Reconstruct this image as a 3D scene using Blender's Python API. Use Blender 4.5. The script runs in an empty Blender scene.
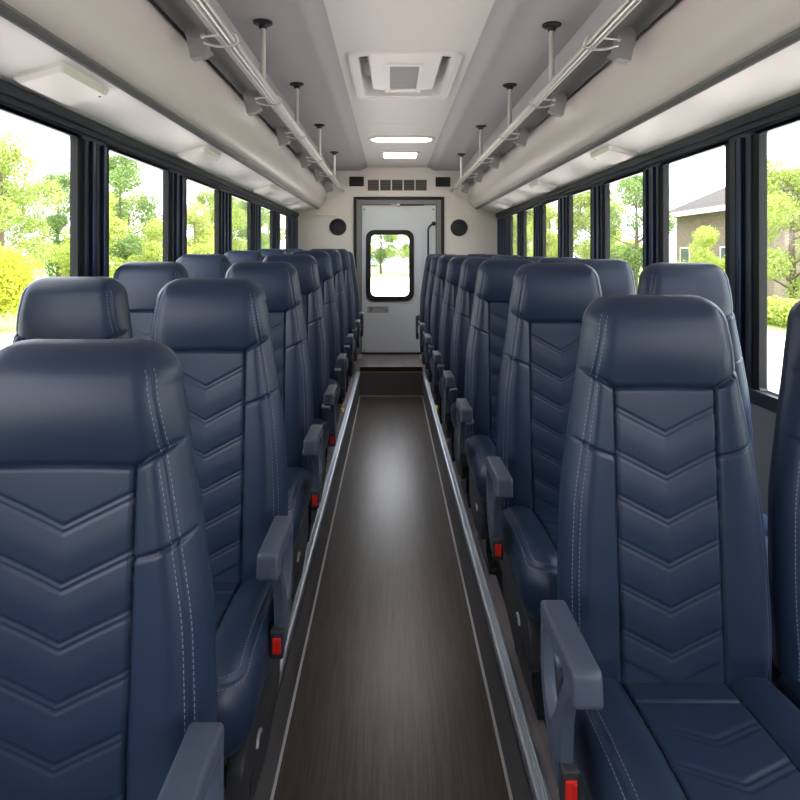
import bpy, bmesh, math, random
import numpy as np
from mathutils import Vector, Matrix

scn = bpy.context.scene
C = scn.collection
PI = math.pi
random.seed(7)
rng = np.random.default_rng(11)

# ------------------------------------------------------------------ layout
CAMZ = 1.25            # eye height over the seat platform (platform is z = 0)
BX = 0.075             # middle of the bus body
HALF = 1.215           # half width of the body
YW = 7.5               # rear wall
YF = -2.2              # front end, closed by an added wall that blocks light
YA = 6.65              # rear end of the sunken aisle
AZ = -0.258            # aisle floor level
EL, ER = -0.335, 0.338 # aisle edges
XL, XR = BX - HALF, BX + HALF
GROUND = -0.95

# ------------------------------------------------------------------ materials
def s2l(c):
    return tuple((v/12.92 if v <= .04045 else ((v+.055)/1.055)**2.4) for v in (x/255 for x in c))

def mat(name, rgb, rough=.5, metal=0., spec=.5, bump=None, noise=None, lin=False, coat=0.):
    m = bpy.data.materials.new(name); m.use_nodes = True
    nt = m.node_tree; b = nt.nodes['Principled BSDF']
    col = rgb if lin else s2l(rgb)
    b.inputs['Base Color'].default_value = (*col, 1)
    b.inputs['Roughness'].default_value = rough
    b.inputs['Metallic'].default_value = metal
    b.inputs['Specular IOR Level'].default_value = spec
    b.inputs['Coat Weight'].default_value = coat
    tc = nt.nodes.new('ShaderNodeTexCoord')
    if noise:
        sc, amt = noise
        n = nt.nodes.new('ShaderNodeTexNoise'); n.inputs['Scale'].default_value = sc; n.inputs['Detail'].default_value = 4
        nt.links.new(tc.outputs['Object'], n.inputs['Vector'])
        mx = nt.nodes.new('ShaderNodeMix'); mx.data_type = 'RGBA'
        mx.inputs['A'].default_value = (*[v*(1-amt) for v in col], 1)
        mx.inputs['B'].default_value = (*[min(1, v*(1+amt)) for v in col], 1)
        nt.links.new(n.outputs['Fac'], mx.inputs['Factor'])
        nt.links.new(mx.outputs['Result'], b.inputs['Base Color'])
    if bump:
        sc, st, dist = bump
        n = nt.nodes.new('ShaderNodeTexNoise'); n.inputs['Scale'].default_value = sc; n.inputs['Detail'].default_value = 3
        nt.links.new(tc.outputs['Object'], n.inputs['Vector'])
        bp = nt.nodes.new('ShaderNodeBump'); bp.inputs['Strength'].default_value = st; bp.inputs['Distance'].default_value = dist
        nt.links.new(n.outputs['Fac'], bp.inputs['Height'])
        nt.links.new(bp.outputs['Normal'], b.inputs['Normal'])
    return m

def emit(name, rgb, strength):
    m = mat(name, rgb, .4)
    b = m.node_tree.nodes['Principled BSDF']
    b.inputs['Emission Color'].default_value = (*s2l(rgb), 1)
    b.inputs['Emission Strength'].default_value = strength
    return m

def glass_mat(name, tint, refl=1.0):
    m = bpy.data.materials.new(name); m.use_nodes = True
    nt = m.node_tree; nt.nodes.clear()
    out = nt.nodes.new('ShaderNodeOutputMaterial')
    tr = nt.nodes.new('ShaderNodeBsdfTransparent'); tr.inputs['Color'].default_value = (*tint, 1)
    gl = nt.nodes.new('ShaderNodeBsdfGlossy'); gl.inputs['Roughness'].default_value = .02
    lw = nt.nodes.new('ShaderNodeLayerWeight'); lw.inputs['Blend'].default_value = .5
    pw = nt.nodes.new('ShaderNodeMath'); pw.operation = 'POWER'; pw.inputs[1].default_value = 5.
    fr = nt.nodes.new('ShaderNodeMath'); fr.operation = 'MULTIPLY_ADD'; fr.inputs[1].default_value = .5; fr.inputs[2].default_value = .02
    nt.links.new(lw.outputs['Facing'], pw.inputs[0]); nt.links.new(pw.outputs[0], fr.inputs[0])
    mx = nt.nodes.new('ShaderNodeMixShader')
    nt.links.new(fr.outputs[0], mx.inputs[0]); nt.links.new(tr.outputs[0], mx.inputs[1]); nt.links.new(gl.outputs[0], mx.inputs[2])
    nt.links.new(mx.outputs[0], out.inputs['Surface'])
    return m

def wood_mat(name, c1, c2, rough):
    m = mat(name, c1, rough)
    nt = m.node_tree; b = nt.nodes['Principled BSDF']
    tc = nt.nodes.new('ShaderNodeTexCoord')
    mp = nt.nodes.new('ShaderNodeMapping'); mp.inputs['Scale'].default_value = (90, 3.0, 1)
    n = nt.nodes.new('ShaderNodeTexNoise'); n.inputs['Scale'].default_value = 1.6; n.inputs['Detail'].default_value = 7; n.inputs['Roughness'].default_value = .65
    mp2 = nt.nodes.new('ShaderNodeMapping'); mp2.inputs['Scale'].default_value = (9, .7, 1)
    n2 = nt.nodes.new('ShaderNodeTexNoise'); n2.inputs['Scale'].default_value = 1.5; n2.inputs['Detail'].default_value = 3
    nt.links.new(tc.outputs['Object'], mp.inputs['Vector']); nt.links.new(mp.outputs[0], n.inputs['Vector'])
    nt.links.new(tc.outputs['Object'], mp2.inputs['Vector']); nt.links.new(mp2.outputs[0], n2.inputs['Vector'])
    ad = nt.nodes.new('ShaderNodeMath'); ad.operation = 'MULTIPLY_ADD'; ad.inputs[1].default_value = .35
    nt.links.new(n2.outputs['Fac'], ad.inputs[0]); nt.links.new(n.outputs['Fac'], ad.inputs[2])
    cr = nt.nodes.new('ShaderNodeValToRGB')
    cr.color_ramp.elements[0].position = .5; cr.color_ramp.elements[0].color = (*s2l(c2), 1)
    cr.color_ramp.elements[1].position = .85; cr.color_ramp.elements[1].color = (*s2l(c1), 1)
    nt.links.new(ad.outputs[0], cr.inputs['Fac']); nt.links.new(cr.outputs[0], b.inputs['Base Color'])
    bp = nt.nodes.new('ShaderNodeBump'); bp.inputs['Strength'].default_value = .25; bp.inputs['Distance'].default_value = .001
    nt.links.new(n.outputs['Fac'], bp.inputs['Height']); nt.links.new(bp.outputs[0], b.inputs['Normal'])
    return m

def leaf_mat(name, rgb, rgb2):
    m = bpy.data.materials.new(name); m.use_nodes = True
    nt = m.node_tree; nt.nodes.clear()
    out = nt.nodes.new('ShaderNodeOutputMaterial')
    d = nt.nodes.new('ShaderNodeBsdfDiffuse'); t = nt.nodes.new('ShaderNodeBsdfTranslucent')
    mx = nt.nodes.new('ShaderNodeMixShader'); mx.inputs[0].default_value = .45
    geo = nt.nodes.new('ShaderNodeNewGeometry')
    cr = nt.nodes.new('ShaderNodeMix'); cr.data_type = 'RGBA'
    cr.inputs['A'].default_value = (*s2l(rgb), 1); cr.inputs['B'].default_value = (*s2l(rgb2), 1)
    nt.links.new(geo.outputs['Random Per Island'], cr.inputs['Factor'])
    nt.links.new(cr.outputs['Result'], d.inputs['Color']); nt.links.new(cr.outputs['Result'], t.inputs['Color'])
    nt.links.new(d.outputs[0], mx.inputs[1]); nt.links.new(t.outputs[0], mx.inputs[2])
    nt.links.new(mx.outputs[0], out.inputs['Surface'])
    return m

def brick_mat(name):
    m = mat(name, (170, 160, 150), .9)
    nt = m.node_tree; b = nt.nodes['Principled BSDF']
    tc = nt.nodes.new('ShaderNodeTexCoord'); mp = nt.nodes.new('ShaderNodeMapping')
    mp.inputs['Rotation'].default_value = (PI/2, 0, PI/2)
    br = nt.nodes.new('ShaderNodeTexBrick'); br.inputs['Scale'].default_value = 2.2
    br.inputs['Color1'].default_value = (*s2l((140, 124, 114)), 1); br.inputs['Color2'].default_value = (*s2l((120, 104, 96)), 1)
    br.inputs['Mortar'].default_value = (*s2l((140, 132, 124)), 1)
    sep = nt.nodes.new('ShaderNodeSeparateXYZ'); cmb = nt.nodes.new('ShaderNodeCombineXYZ')
    nt.links.new(tc.outputs['Object'], sep.inputs[0])
    ad = nt.nodes.new('ShaderNodeMath'); ad.operation = 'ADD'
    nt.links.new(sep.outputs['X'], ad.inputs[0]); nt.links.new(sep.outputs['Y'], ad.inputs[1])
    nt.links.new(ad.outputs[0], cmb.inputs['X']); nt.links.new(sep.outputs['Z'], cmb.inputs['Y'])
    nt.links.new(cmb.outputs[0], br.inputs['Vector']); nt.links.new(br.outputs['Color'], b.inputs['Base Color'])
    return m

M = dict(
    leather=mat('navy leather', (25, 41, 63), .42, spec=.42, bump=(420, .12, .0006), noise=(3.5, .10)),
    thread=mat('pale blue thread', (100, 118, 152), .7),
    arm=mat('slate grey plastic', (62, 71, 85), .48, bump=(900, .15, .0004)),
    dark=mat('black plastic', (38, 40, 45), .5),
    steelblk=mat('dark steel', (34, 36, 40), .45, metal=.3),
    red=mat('red plastic', (196, 30, 20), .4),
    floor=wood_mat('brown wood grain vinyl', (94, 84, 78), (66, 57, 53), .29),
    plat=wood_mat('grey wood grain vinyl', (132, 124, 124), (96, 90, 92), .40),
    riser=mat('dark rubber riser', (100, 98, 100), .5),
    alu=mat('brushed aluminium', (200, 208, 220), .36, metal=.85),
    linew=mat('pale grey edge strip', (205, 205, 210), .4),
    steel=mat('satin stainless steel', (212, 210, 206), .36, metal=.9),
    brk=mat('grey bracket steel', (150, 150, 150), .45, metal=.3),
    strip=mat('grey painted strip', (120, 120, 122), .45, metal=.4),
    lip=mat('dark grey lip', (84, 84, 86), .5),
    frameblk=mat('black window gasket', (14, 16, 20), .6, spec=.3),
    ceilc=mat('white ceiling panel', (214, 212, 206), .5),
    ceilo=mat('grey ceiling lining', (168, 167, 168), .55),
    duct=mat('satin light grey duct', (206, 198, 198), .34),
    soffit=mat('white soffit', (232, 230, 228), .45),
    wallw=mat('warm white wall panel', (236, 230, 221), .5, noise=(2., .03)),
    wallg=mat('grey wall lining', (120, 124, 130), .6),
    black=mat('black window surround', (35, 41, 54), .5, spec=.35),
    navyrib=mat('blue black anodised rib', (38, 50, 78), .3, metal=.5),
    doorp=mat('pale grey door paint', (222, 227, 234), .38, noise=(1.5, .04)),
    doorf=mat('grey door frame', (132, 132, 132), .45),
    rubber=mat('black rubber', (30, 30, 30), .55),
    glass=glass_mat('clear window glass', (.97, .985, .98)),
    lens=emit('lit lamp lens', (255, 250, 238), 9.),
    lampw=mat('white lamp plastic', (228, 226, 222), .4),
    screen=mat('grey hatch insert', (140, 142, 140), .5),
    vent=mat('grey vent slat', (125, 120, 112), .5),
    ventd=mat('dark vent cavity', (60, 58, 56), .7),
    yellow=mat('yellow plastic', (240, 190, 30), .5),
    bark=mat('bark', (105, 92, 78), .9, bump=(12, .6, .03)),
    leafa=leaf_mat('green leaf', (134, 152, 72), (184, 196, 122)),
    leafb=leaf_mat('yellow green leaf', (150, 166, 76), (198, 206, 124)),
    leafc=leaf_mat('deep green leaf', (104, 132, 78), (154, 174, 110)),
    leafy=leaf_mat('golden green leaf', (158, 170, 48), (204, 204, 92)),
    grass=mat('lawn', (140, 160, 92), .9, noise=(1.2, .3)),
    asphalt=mat('pale concrete road', (214, 204, 200), .85, noise=(.8, .05)),
    brick=brick_mat('tan brick'),
    shingle=mat('grey shingle', (62, 56, 55), .9, noise=(3, .3)),
    whitep=mat('white paint', (226, 224, 220), .6),
    winglass=mat('dark window', (90, 100, 104), .15),
)

# ------------------------------------------------------------------ builders
def link(name, me, m=None, parent=None, smooth=False, loc=None):
    o = bpy.data.objects.new(name, me); C.objects.link(o)
    if m is not None and not me.materials: me.materials.append(m)
    if smooth: me.shade_smooth()
    if parent: o.parent = parent
    if loc: o.location = loc
    return o

def pydata(name, v, f, m=None, parent=None, smooth=False, loc=None):
    me = bpy.data.meshes.new(name); me.from_pydata([tuple(p) for p in v], [], [tuple(q) for q in f]); me.update()
    return link(name, me, m, parent, smooth, loc)

def fin(name, bm, m, parent=None, smooth=False, loc=None, auto=True):
    bmesh.ops.recalc_face_normals(bm, faces=bm.faces)
    me = bpy.data.meshes.new(name); bm.to_mesh(me); bm.free()
    ms = m if isinstance(m, (list, tuple)) else [m]
    for x in ms: me.materials.append(x)
    o = link(name, me, None, parent, False, loc)
    if smooth:
        me.shade_smooth()
        if auto: me.set_sharp_from_angle(angle=math.radians(38))
    return o

def box(bm, x0, x1, y0, y1, z0, z1, bev=0, mi=0, seg=2):
    vs = [bm.verts.new((x, y, z)) for z in (z0, z1) for y in (y0, y1) for x in (x0, x1)]
    fs = [bm.faces.new([vs[i] for i in q]) for q in ((0,2,3,1),(4,5,7,6),(0,1,5,4),(2,6,7,3),(0,4,6,2),(1,3,7,5))]
    for f in fs: f.material_index = mi
    if bev > 0:
        es = list({e for f in fs for e in f.edges})
        r = bmesh.ops.bevel(bm, geom=es, offset=bev, segments=seg, affect='EDGES', profile=.5)
        for f in r['faces']: f.material_index = mi
    return vs

def tube(bm, pts, r, n=14, mi=0, cap=True):
    pts = [Vector(p) for p in pts]; rings = []
    up = None
    for i, p in enumerate(pts):
        t = (pts[min(i+1, len(pts)-1)] - pts[max(i-1, 0)]).normalized()
        if up is None:
            up = Vector((0, 0, 1)) if abs(t.z) < .9 else Vector((1, 0, 0))
        a = t.cross(up)
        if a.length < 1e-4: a = t.orthogonal()
        a.normalize(); b = a.cross(t).normalized(); up = b
        rr = r[i] if isinstance(r, (list, tuple)) else r
        rings.append([bm.verts.new(p + rr*(math.cos(2*PI*k/n)*a + math.sin(2*PI*k/n)*b)) for k in range(n)])
    for A, B in zip(rings, rings[1:]):
        for k in range(n):
            f = bm.faces.new((A[k], A[(k+1) % n], B[(k+1) % n], B[k])); f.material_index = mi
    if cap:
        for R_ in (rings[0], rings[-1]):
            f = bm.faces.new(R_); f.material_index = mi

def lathe(bm, prof, origin, axis='z', n=28, mi=0):
    """prof: (radius, height) pairs."""
    o = Vector(origin); rings = []
    for r, h in prof:
        ring = []
        for k in range(n):
            a = 2*PI*k/n; c, s = math.cos(a)*r, math.sin(a)*r
            v = Vector((c, s, h)) if axis == 'z' else Vector((c, h, s))
            ring.append(bm.verts.new(o + v))
        rings.append(ring)
    for A, B in zip(rings, rings[1:]):
        for k in range(n):
            f = bm.faces.new((A[k], A[(k+1) % n], B[(k+1) % n], B[k])); f.material_index = mi
    for R_ in (rings[0], rings[-1]):
        f = bm.faces.new(R_); f.material_index = mi

def rrect(w, h, r, n=6):
    pts = []
    for cx, cy, a0 in ((w-r, h-r, 0), (-w+r, h-r, 90), (-w+r, -h+r, 180), (w-r, -h+r, 270)):
        for k in range(n+1):
            a = math.radians(a0 + 90*k/n); pts.append((cx + r*math.cos(a), cy + r*math.sin(a)))
    return pts

def prism(bm, poly, f0, f1, mi=0):
    """poly 2-D; f0 / f1 map a 2-D point to 3-D for the two caps."""
    A = [bm.verts.new(f0(*p)) for p in poly]; B = [bm.verts.new(f1(*p)) for p in poly]
    n = len(poly)
    fs = [bm.faces.new(A), bm.faces.new(B[::-1])]
    fs += [bm.faces.new((A[i], B[i], B[(i+1) % n], A[(i+1) % n])) for i in range(n)]
    for f in fs: f.material_index = mi
    return fs

def ringprism(bm, outer, inner, f0, f1, mi=0):
    n = len(outer)
    A = [bm.verts.new(f0(*p)) for p in outer]; B = [bm.verts.new(f1(*p)) for p in outer]
    a = [bm.verts.new(f0(*p)) for p in inner]; b = [bm.verts.new(f1(*p)) for p in inner]
    for i in range(n):
        j = (i+1) % n
        for q in ((A[i], A[j], a[j], a[i]), (B[i], b[i], b[j], B[j]), (A[i], B[i], B[j], A[j]), (a[i], a[j], b[j], b[i])):
            f = bm.faces.new(q); f.material_index = mi

def empty(name, loc):
    o = bpy.data.objects.new(name, None); C.objects.link(o); o.location = loc; o.empty_display_size = .1
    return o

def tag(o, label, cat, group=None, kind=None):
    o['label'] = label; o['category'] = cat
    if group: o['group'] = group
    if kind: o['kind'] = kind
    return o

def struct(o):
    o['kind'] = 'structure'; return o

def copy_tree(o, parent=None):
    c = o.copy(); C.objects.link(c); c.parent = parent
    for ch in [x for x in C.objects if x.parent == o]: copy_tree(ch, c)
    return c

# ================================================================== SETTING
# aisle floor and platforms -------------------------------------------------
bm = bmesh.new(); box(bm, EL-.01, ER+.01, YF, YA+.02, AZ-.03, AZ); struct(fin('floor', bm, M['floor']))
bm = bmesh.new()
box(bm, XL, EL, YF, YW, -.06, 0); box(bm, ER, XR, YF, YW, -.06, 0); box(bm, EL, ER, YA+.02, YW, -.06, 0)
struct(fin('floor_platform', bm, M['plat']))
bm = bmesh.new()
box(bm, EL-.012, EL, YF, YA+.02, AZ, -.004); box(bm, ER, ER+.012, YF, YA+.02, AZ, -.004)
box(bm, EL, ER, YA, YA+.02, AZ, -.004)
struct(fin('trim_1', bm, M['riser']))
# aluminium nosings: a ribbed profile along both aisle edges
bm = bmesh.new()
def nosing(s, xe):
    prof = [(-.004, -.03), (-.006, -.004), (-.003, .003), (.003, .005), (.006, .003), (.009, .0055), (.012, .0035), (.015, .0055),
            (.018, .0035), (.022, .005), (.029, .004), (.031, 0), (.0, -.03)]
    prism(bm, [(xe + s*a, b) for a, b in prof], lambda x, z: (x, YF, z), lambda x, z: (x, YA, z))
nosing(-1, EL); nosing(1, ER)
struct(fin('trim_2', bm, M['alu']))
bm = bmesh.new()
for x0, x1 in ((EL+.0005, EL+.0095), (ER-.0095, ER-.0005)):
    box(bm, x0, x1, YF, YA-.02, AZ, AZ+.006, .0015)
box(bm, EL+.002, ER-.002, YA-.012, YA-.001, AZ, AZ+.006, .0015)
struct(fin('trim_3', bm, M['linew']))
# rear step
bm = bmesh.new()
box(bm, EL+.002, ER-.002, YA+.03, YW-.002, .0005, .054)
o = struct(fin('floor_rear_step', bm, M['plat']))
bm = bmesh.new(); box(bm, EL+.002, ER-.002, YA+.018, YA+.03, -.004, .05, .002); struct(fin('trim_4', bm, M['rubber']))
bm = bmesh.new()
box(bm, EL+.002, ER-.002, YA+.016, YA+.036, .05, .0565, .001)
struct(fin('trim_5', bm, M['alu']))
bm = bmesh.new(); box(bm, EL+.002, ER-.002, YA+.012, YA+.02, -.006, -.001); box(bm, ER-.07, ER-.004, YA+.014, YA+.04, .0566, .058)
struct(fin('trim_6', bm, M['yellow']))
# seat tracks sunk in the platforms
bm = bmesh.new()
for x in (EL-.085, EL-.40, ER+.085, ER+.40):
    box(bm, x-.014, x+.014, YF, YW-.4, 0, .0035)
struct(fin('trim_7', bm, M['steelblk']))

# side walls ------------------------------------------------------------------
ZS, ZG, ZT = .78, 1.675, 1.75     # window sill, glass top, header top
POSTS_L = [(.40, .66), (1.32, 1.575), (2.24, 2.49), (3.15, 3.44), (4.07, 4.40), (5.0, 5.41), (5.93, 6.33), (6.82, YW)]
POSTS_R = [(-.14, .08), (.62, .84), (1.39, 1.61), (2.16, 2.38), (2.92, 3.16), (3.71, 3.99), (4.46, 4.77), (5.24, 5.57), (5.99, 6.31), (6.66, YW)]
def side(name, x, s, posts):
    bm = bmesh.new()
    xo = x + s*.07
    lo, hi = min(x, xo), max(x, xo); plo, phi = sorted((x+s*.001, x+s*.018))
    box(bm, lo, hi, YF, YW, -1.0, ZS, mi=1)
    box(bm, lo, hi, YF, YW, ZT-.02, 2.4, mi=1)
    for a, b in posts: box(bm, plo, phi, a+.03, b-.03 if b < YW else YW, ZS, ZT, mi=0)
    o = struct(fin(name, bm, [M['black'], M['wallg']]))
    return o
side('wall_left', XL, -1, POSTS_L); side('wall_right', XR, 1, POSTS_R)

def win_dressing(x, s, posts, n0, tnum):
    """black header profile, ribbed pillars, one framed pane per bay (s = outward direction)."""
    bm = bmesh.new()
    d = lambda t: x - s*t                      # t metres into the cabin
    def bx(t0, t1, y0, y1, z0, z1, bev=.003, mi=0):
        a, b = sorted((d(t0), d(t1))); box(bm, a, b, y0, y1, z0, z1, bev, mi)
    bx(0, .034, YF, YW-.01, 1.715, ZT+.002, .006)
    bx(0, .022, YF, YW-.01, 1.694, 1.716, .003)
    bx(-.01, .012, YF, YW-.01, ZG-.004, 1.695, .002, 1)
    bx(0, .03, YF, YW-.01, ZS-.05, ZS, .004)
    for a, b in posts:
        if b >= YW: b = YW-.012
        w = b-a
        bx(0, .012, a+.03, b-.03, ZS, ZG, .002)
        k = max(3, int(w/.055))
        for i in range(k):
            y0 = a + .036 + (w-.072)*i/k; y1 = y0 + (w-.072)/k*.55
            bx(.010, .022 + .008*(i % 2), y0, y1, ZS, ZG, .003, i % 2)
    struct(fin('trim_%d' % tnum, bm, [M['black'], M['navyrib']]))
    bays = list(zip(posts, posts[1:]))
    for i, (p, q) in enumerate(bays):
        y0, y1 = p[1], q[0]
        bm = bmesh.new()
        cy, cz, hw, hh = (y0+y1)/2, (ZS+ZG)/2, (y1-y0)/2, (ZG-ZS)/2
        xa, xb = x + s*.016, x - s*.012
        ringprism(bm, rrect(hw+.032, hh+.012, .006), rrect(hw, hh, .012), lambda u, v: (xa, cy+u, cz+v), lambda u, v: (xb, cy+u, cz+v))
        w = struct(fin('window_%d' % (n0+i), bm, M['frameblk']))
        bm = bmesh.new(); a, b = sorted((x + s*.004, x + s*.009)); box(bm, a, b, y0-.01, y1+.01, ZS-.005, ZG+.005)
        fin('pane', bm, M['glass'], w)
win_dressing(XL, -1, POSTS_L, 1, 8)
win_dressing(XR, 1, POSTS_R, 1+len(POSTS_L)-1, 9)

bm = bmesh.new()
box(bm, XL-.07, XR+.07, YF-.06, YF, -1.0, 2.5)  # solid wall added out of view in place of the windscreen, cuts front light
struct(fin('wall_front_light_block', bm, M['wallg']))

# ceiling -----------------------------------------------------------------------
ZC, ZO = 2.305, 2.268
HX, HY0, HY1 = .255, 3.27, 4.10    # hatch hole
prof = [(0, ZC), (.355, ZC)] ; prof += [(.355 + .105*t, ZO + (ZC-ZO)*(.5+.5*math.cos(PI*t))) for t in (.1,.2,.3,.4,.5,.6,.7,.8,.9,1.)]
prof = prof + [(.93, ZO)]
bm = bmesh.new()
def sheet(bm, pr, y0, y1, mi=0):
    A = [bm.verts.new((BX+a, y0, b)) for a, b in pr]; B = [bm.verts.new((BX+a, y1, b)) for a, b in pr]
    for i in range(len(pr)-1):
        f = bm.faces.new((A[i], A[i+1], B[i+1], B[i])); f.material_index = mi
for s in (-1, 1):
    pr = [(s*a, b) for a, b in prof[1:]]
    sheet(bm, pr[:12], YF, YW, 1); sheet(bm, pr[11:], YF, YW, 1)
sheet(bm, [(-.355, ZC), (.355, ZC)], YF, HY0); sheet(bm, [(-.355, ZC), (.355, ZC)], HY1, YW)
for s in (-1, 1): sheet(bm, [(s*HX, ZC), (s*.355, ZC)], HY0, HY1)
for y in (2.55, 5.0): box(bm, BX-.355, BX+.355, y-.002, y+.002, ZC-.0015, ZC+.01, mi=0)
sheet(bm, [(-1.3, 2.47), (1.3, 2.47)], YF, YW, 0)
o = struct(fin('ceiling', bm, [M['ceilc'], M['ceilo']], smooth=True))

# ducts with soffits -------------------------------------------------------------
def spline(pts, n):
    P = np.array(pts); out = []
    for i in range(len(P)-1):
        p0, p1, p2, p3 = P[max(i-1, 0)], P[i], P[i+1], P[min(i+2, len(P)-1)]
        for k in range(n):
            t = k/n
            out.append(.5*((2*p1) + (-p0+p2)*t + (2*p0-5*p1+4*p2-p3)*t*t + (-p0+3*p1-3*p2+p3)*t**3))
    out.append(P[-1]); return [tuple(q) for q in out]
dp = spline([(.832, 2.268), (.826, 2.12), (.835, 2.06), (.847, 2.0), (.858, 1.945), (.876, 1.89), (.906, 1.838), (.945, 1.812)], 8)
for s, nm, t1, t2 in ((-1, 'left', 10, 12), (1, 'right', 11, 13)):
    bm = bmesh.new(); sheet(bm, [(s*a, b) for a, b in dp], YF, YW-.02)
    struct(fin('trim_%d' % t1, bm, M['duct'], smooth=True))
    bm = bmesh.new()
    prism(bm, [(.94, 1.822), (.936, 1.806), (.945, 1.797), (.952, 1.803), (.958, 1.797), (.968, 1.803), (.974, 1.80), (.985, 1.812)],
          lambda a, b: (BX+s*a, YF, b), lambda a, b: (BX+s*a, YW-.02, b), 0)
    prism(bm, [(.975, 1.812), (HALF+.0, 1.748), (HALF+.0, 1.756), (.975, 1.82)], lambda a, b: (BX+s*a, YF, b), lambda a, b: (BX+s*a, YW-.002, b), 1)
    struct(fin('trim_%d' % t2, bm, [M['strip'], M['soffit']]))
    # hanging strip above the hand rail
    bm = bmesh.new()
    prism(bm, [(.772, 2.27), (.772, 2.112), (.779, 2.113), (.779, 2.27)], lambda a, b: (BX+s*a, YF, b), lambda a, b: (BX+s*a, YW-.05, b), 1)
    prism(bm, [(.772, 2.1125), (.800, 2.032), (.806, 2.033), (.779, 2.1135)], lambda a, b: (BX+s*a, YF, b), lambda a, b: (BX+s*a, YW-.05, b), 0)
    struct(fin('trim_%d' % (t2+2), bm, [M['lip'], M['ceilo']]))

# rear wall and door ---------------------------------------------------------------
DX0, DX1, DZ0, DZ1 = -.45, .64, .054, 1.95
bm = bmesh.new()
box(bm, XL-.07, DX0, YW, YW+.06, -1.0, 2.42); box(bm, DX1, XR+.07, YW, YW+.06, -1.0, 2.42)
box(bm, DX0, DX1, YW, YW+.06, DZ1, 2.42); box(bm, DX0, DX1, YW, YW+.06, -1.0, DZ0-.002)
struct(fin('wall_back', bm, M['wallw']))
bm = bmesh.new()
for x0, x1 in ((XL, DX0-.002), (DX1+.002, XR)): box(bm, x0, x1, YW-.006, YW-.0005, 1.722, 1.734, .002)
struct(fin('trim_16', bm, M['wallw']))
bm = bmesh.new()
def rectring(bm, x0, x1, z0, z1, w, y0, y1, bev, mi=0, bottom=False):
    box(bm, x0, x0+w, y0, y1, z0, z1, bev, mi); box(bm, x1-w, x1, y0, y1, z0, z1, bev, mi)
    box(bm, x0+w, x1-w, y0, y1, z1-w, z1, bev, mi)
    if bottom: box(bm, x0+w, x1-w, y0, y1, z0, z0+w, bev, mi)
rectring(bm, DX0, DX1, DZ0, DZ1, .035, YW-.03, YW+.02, .006, 0)
rectring(bm, DX0+.033, DX1-.033, DZ0, DZ1-.033, .062, YW-.012, YW+.03, .006, 1)
rectring(bm, DX0+.093, DX1-.093, DZ0, DZ1-.093, .006, YW-.003, YW+.03, .001, 0)
df = struct(fin('door_frame', bm, [M['rubber'], M['doorf']]))
LX0, LX1, LZ1 = DX0+.098, DX1-.098, DZ1-.098
WX0, WX1, WZ0, WZ1 = -.30, .275, .695, 1.55
# door leaf with a rounded window opening
bm = bmesh.new()
wc = ((WX0+WX1)/2, (WZ0+WZ1)/2); ww, wh = (WX1-WX0)/2-.02, (WZ1-WZ0)/2-.02
inner = rrect(ww, wh, .08, 8)
n = len(inner)
outer = []
cxm, czm = wc
for (u, v) in inner:                       # project the opening's outline on the leaf's rectangle
    k = []
    if u > 1e-6: k.append((LX1-cxm)/u)
    if u < -1e-6: k.append((LX0-cxm)/u)
    if v > 1e-6: k.append((LZ1-czm)/v)
    if v < -1e-6: k.append((DZ0+.005-czm)/v)
    t = min(k); outer.append((u*t, v*t))
corners = [(LX1-cxm, LZ1-czm), (LX0-cxm, LZ1-czm), (LX0-cxm, DZ0+.005-czm), (LX1-cxm, DZ0+.005-czm)]
for c in corners:
    j = min(range(n), key=lambda i: (outer[i][0]-c[0])**2 + (outer[i][1]-c[1])**2); outer[j] = c
ringprism(bm, outer, inner, lambda u, v: (cxm+u, YW+.012, czm+v), lambda u, v: (cxm+u, YW+.045, czm+v))
door = struct(fin('door_1', bm, M['doorp']))
bm = bmesh.new()
ringprism(bm, rrect(ww+.022, wh+.022, .10, 8), rrect(ww-.008, wh-.008, .075, 8), lambda u, v: (cxm+u, YW-.006, czm+v), lambda u, v: (cxm+u, YW+.05, czm+v))
ringprism(bm, rrect(ww-.006, wh-.006, .077, 8), rrect(ww-.036, wh-.036, .06, 8), lambda u, v: (cxm+u, YW+.004, czm+v), lambda u, v: (cxm+u, YW+.048, czm+v))
fin('window_gasket', bm, M['rubber'], door, smooth=True)
bm = bmesh.new(); box(bm, cxm-ww+.01, cxm+ww-.01, YW+.026, YW+.030, czm-wh+.01, czm+wh-.01); fin('pane', bm, M['glass'], door)
bm = bmesh.new()
hp = [(.50, YW+.012, 1.64), (.50, YW-.05, 1.64)]
hp = [(.515, YW+.015, 1.63), (.515, YW-.03, 1.63), (.51, YW-.05, 1.625), (.47, YW-.055, 1.60), (.45, YW-.055, 1.565), (.445, YW-.055, 1.50), (.445, YW-.055, .95), (.45, YW-.04, .92), (.45, YW+.015, .91)]
tube(bm, spline(hp, 5), .011, 12)
fin('door_handle', bm, M['steelblk'], door, smooth=True)
bm = bmesh.new(); lathe(bm, [(.026, 0), (.026, -.012), (.02, -.016)], (.515, YW+.012, 1.63), 'y', 20); lathe(bm, [(.026, 0), (.026, -.012), (.02, -.016)], (.45, YW+.012, .91), 'y', 20)
fin('handle_flange', bm, M['steelblk'], door, smooth=True)
bm = bmesh.new(); box(bm, .075, .40, YW-.02, YW+.002, 1.845, 1.862, .003); fin('door_closer', bm, M['rubber'], door)
bm = bmesh.new(); lathe(bm, [(.022, 0), (.022, -.02), (.012, -.026)], (.09, YW, 1.852), 'y', 20); box(bm, .0, .085, YW-.022, YW-.006, 1.846, 1.858, .003)
fin('closer_pivot', bm, M['steel'], door, smooth=True)
bm = bmesh.new(); box(bm, -.285, -.03, YW+.0095, YW+.013, .552, .63, .001)
fin('notice_plate', bm, M['ceilo'], door)
bm = bmesh.new()
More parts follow.
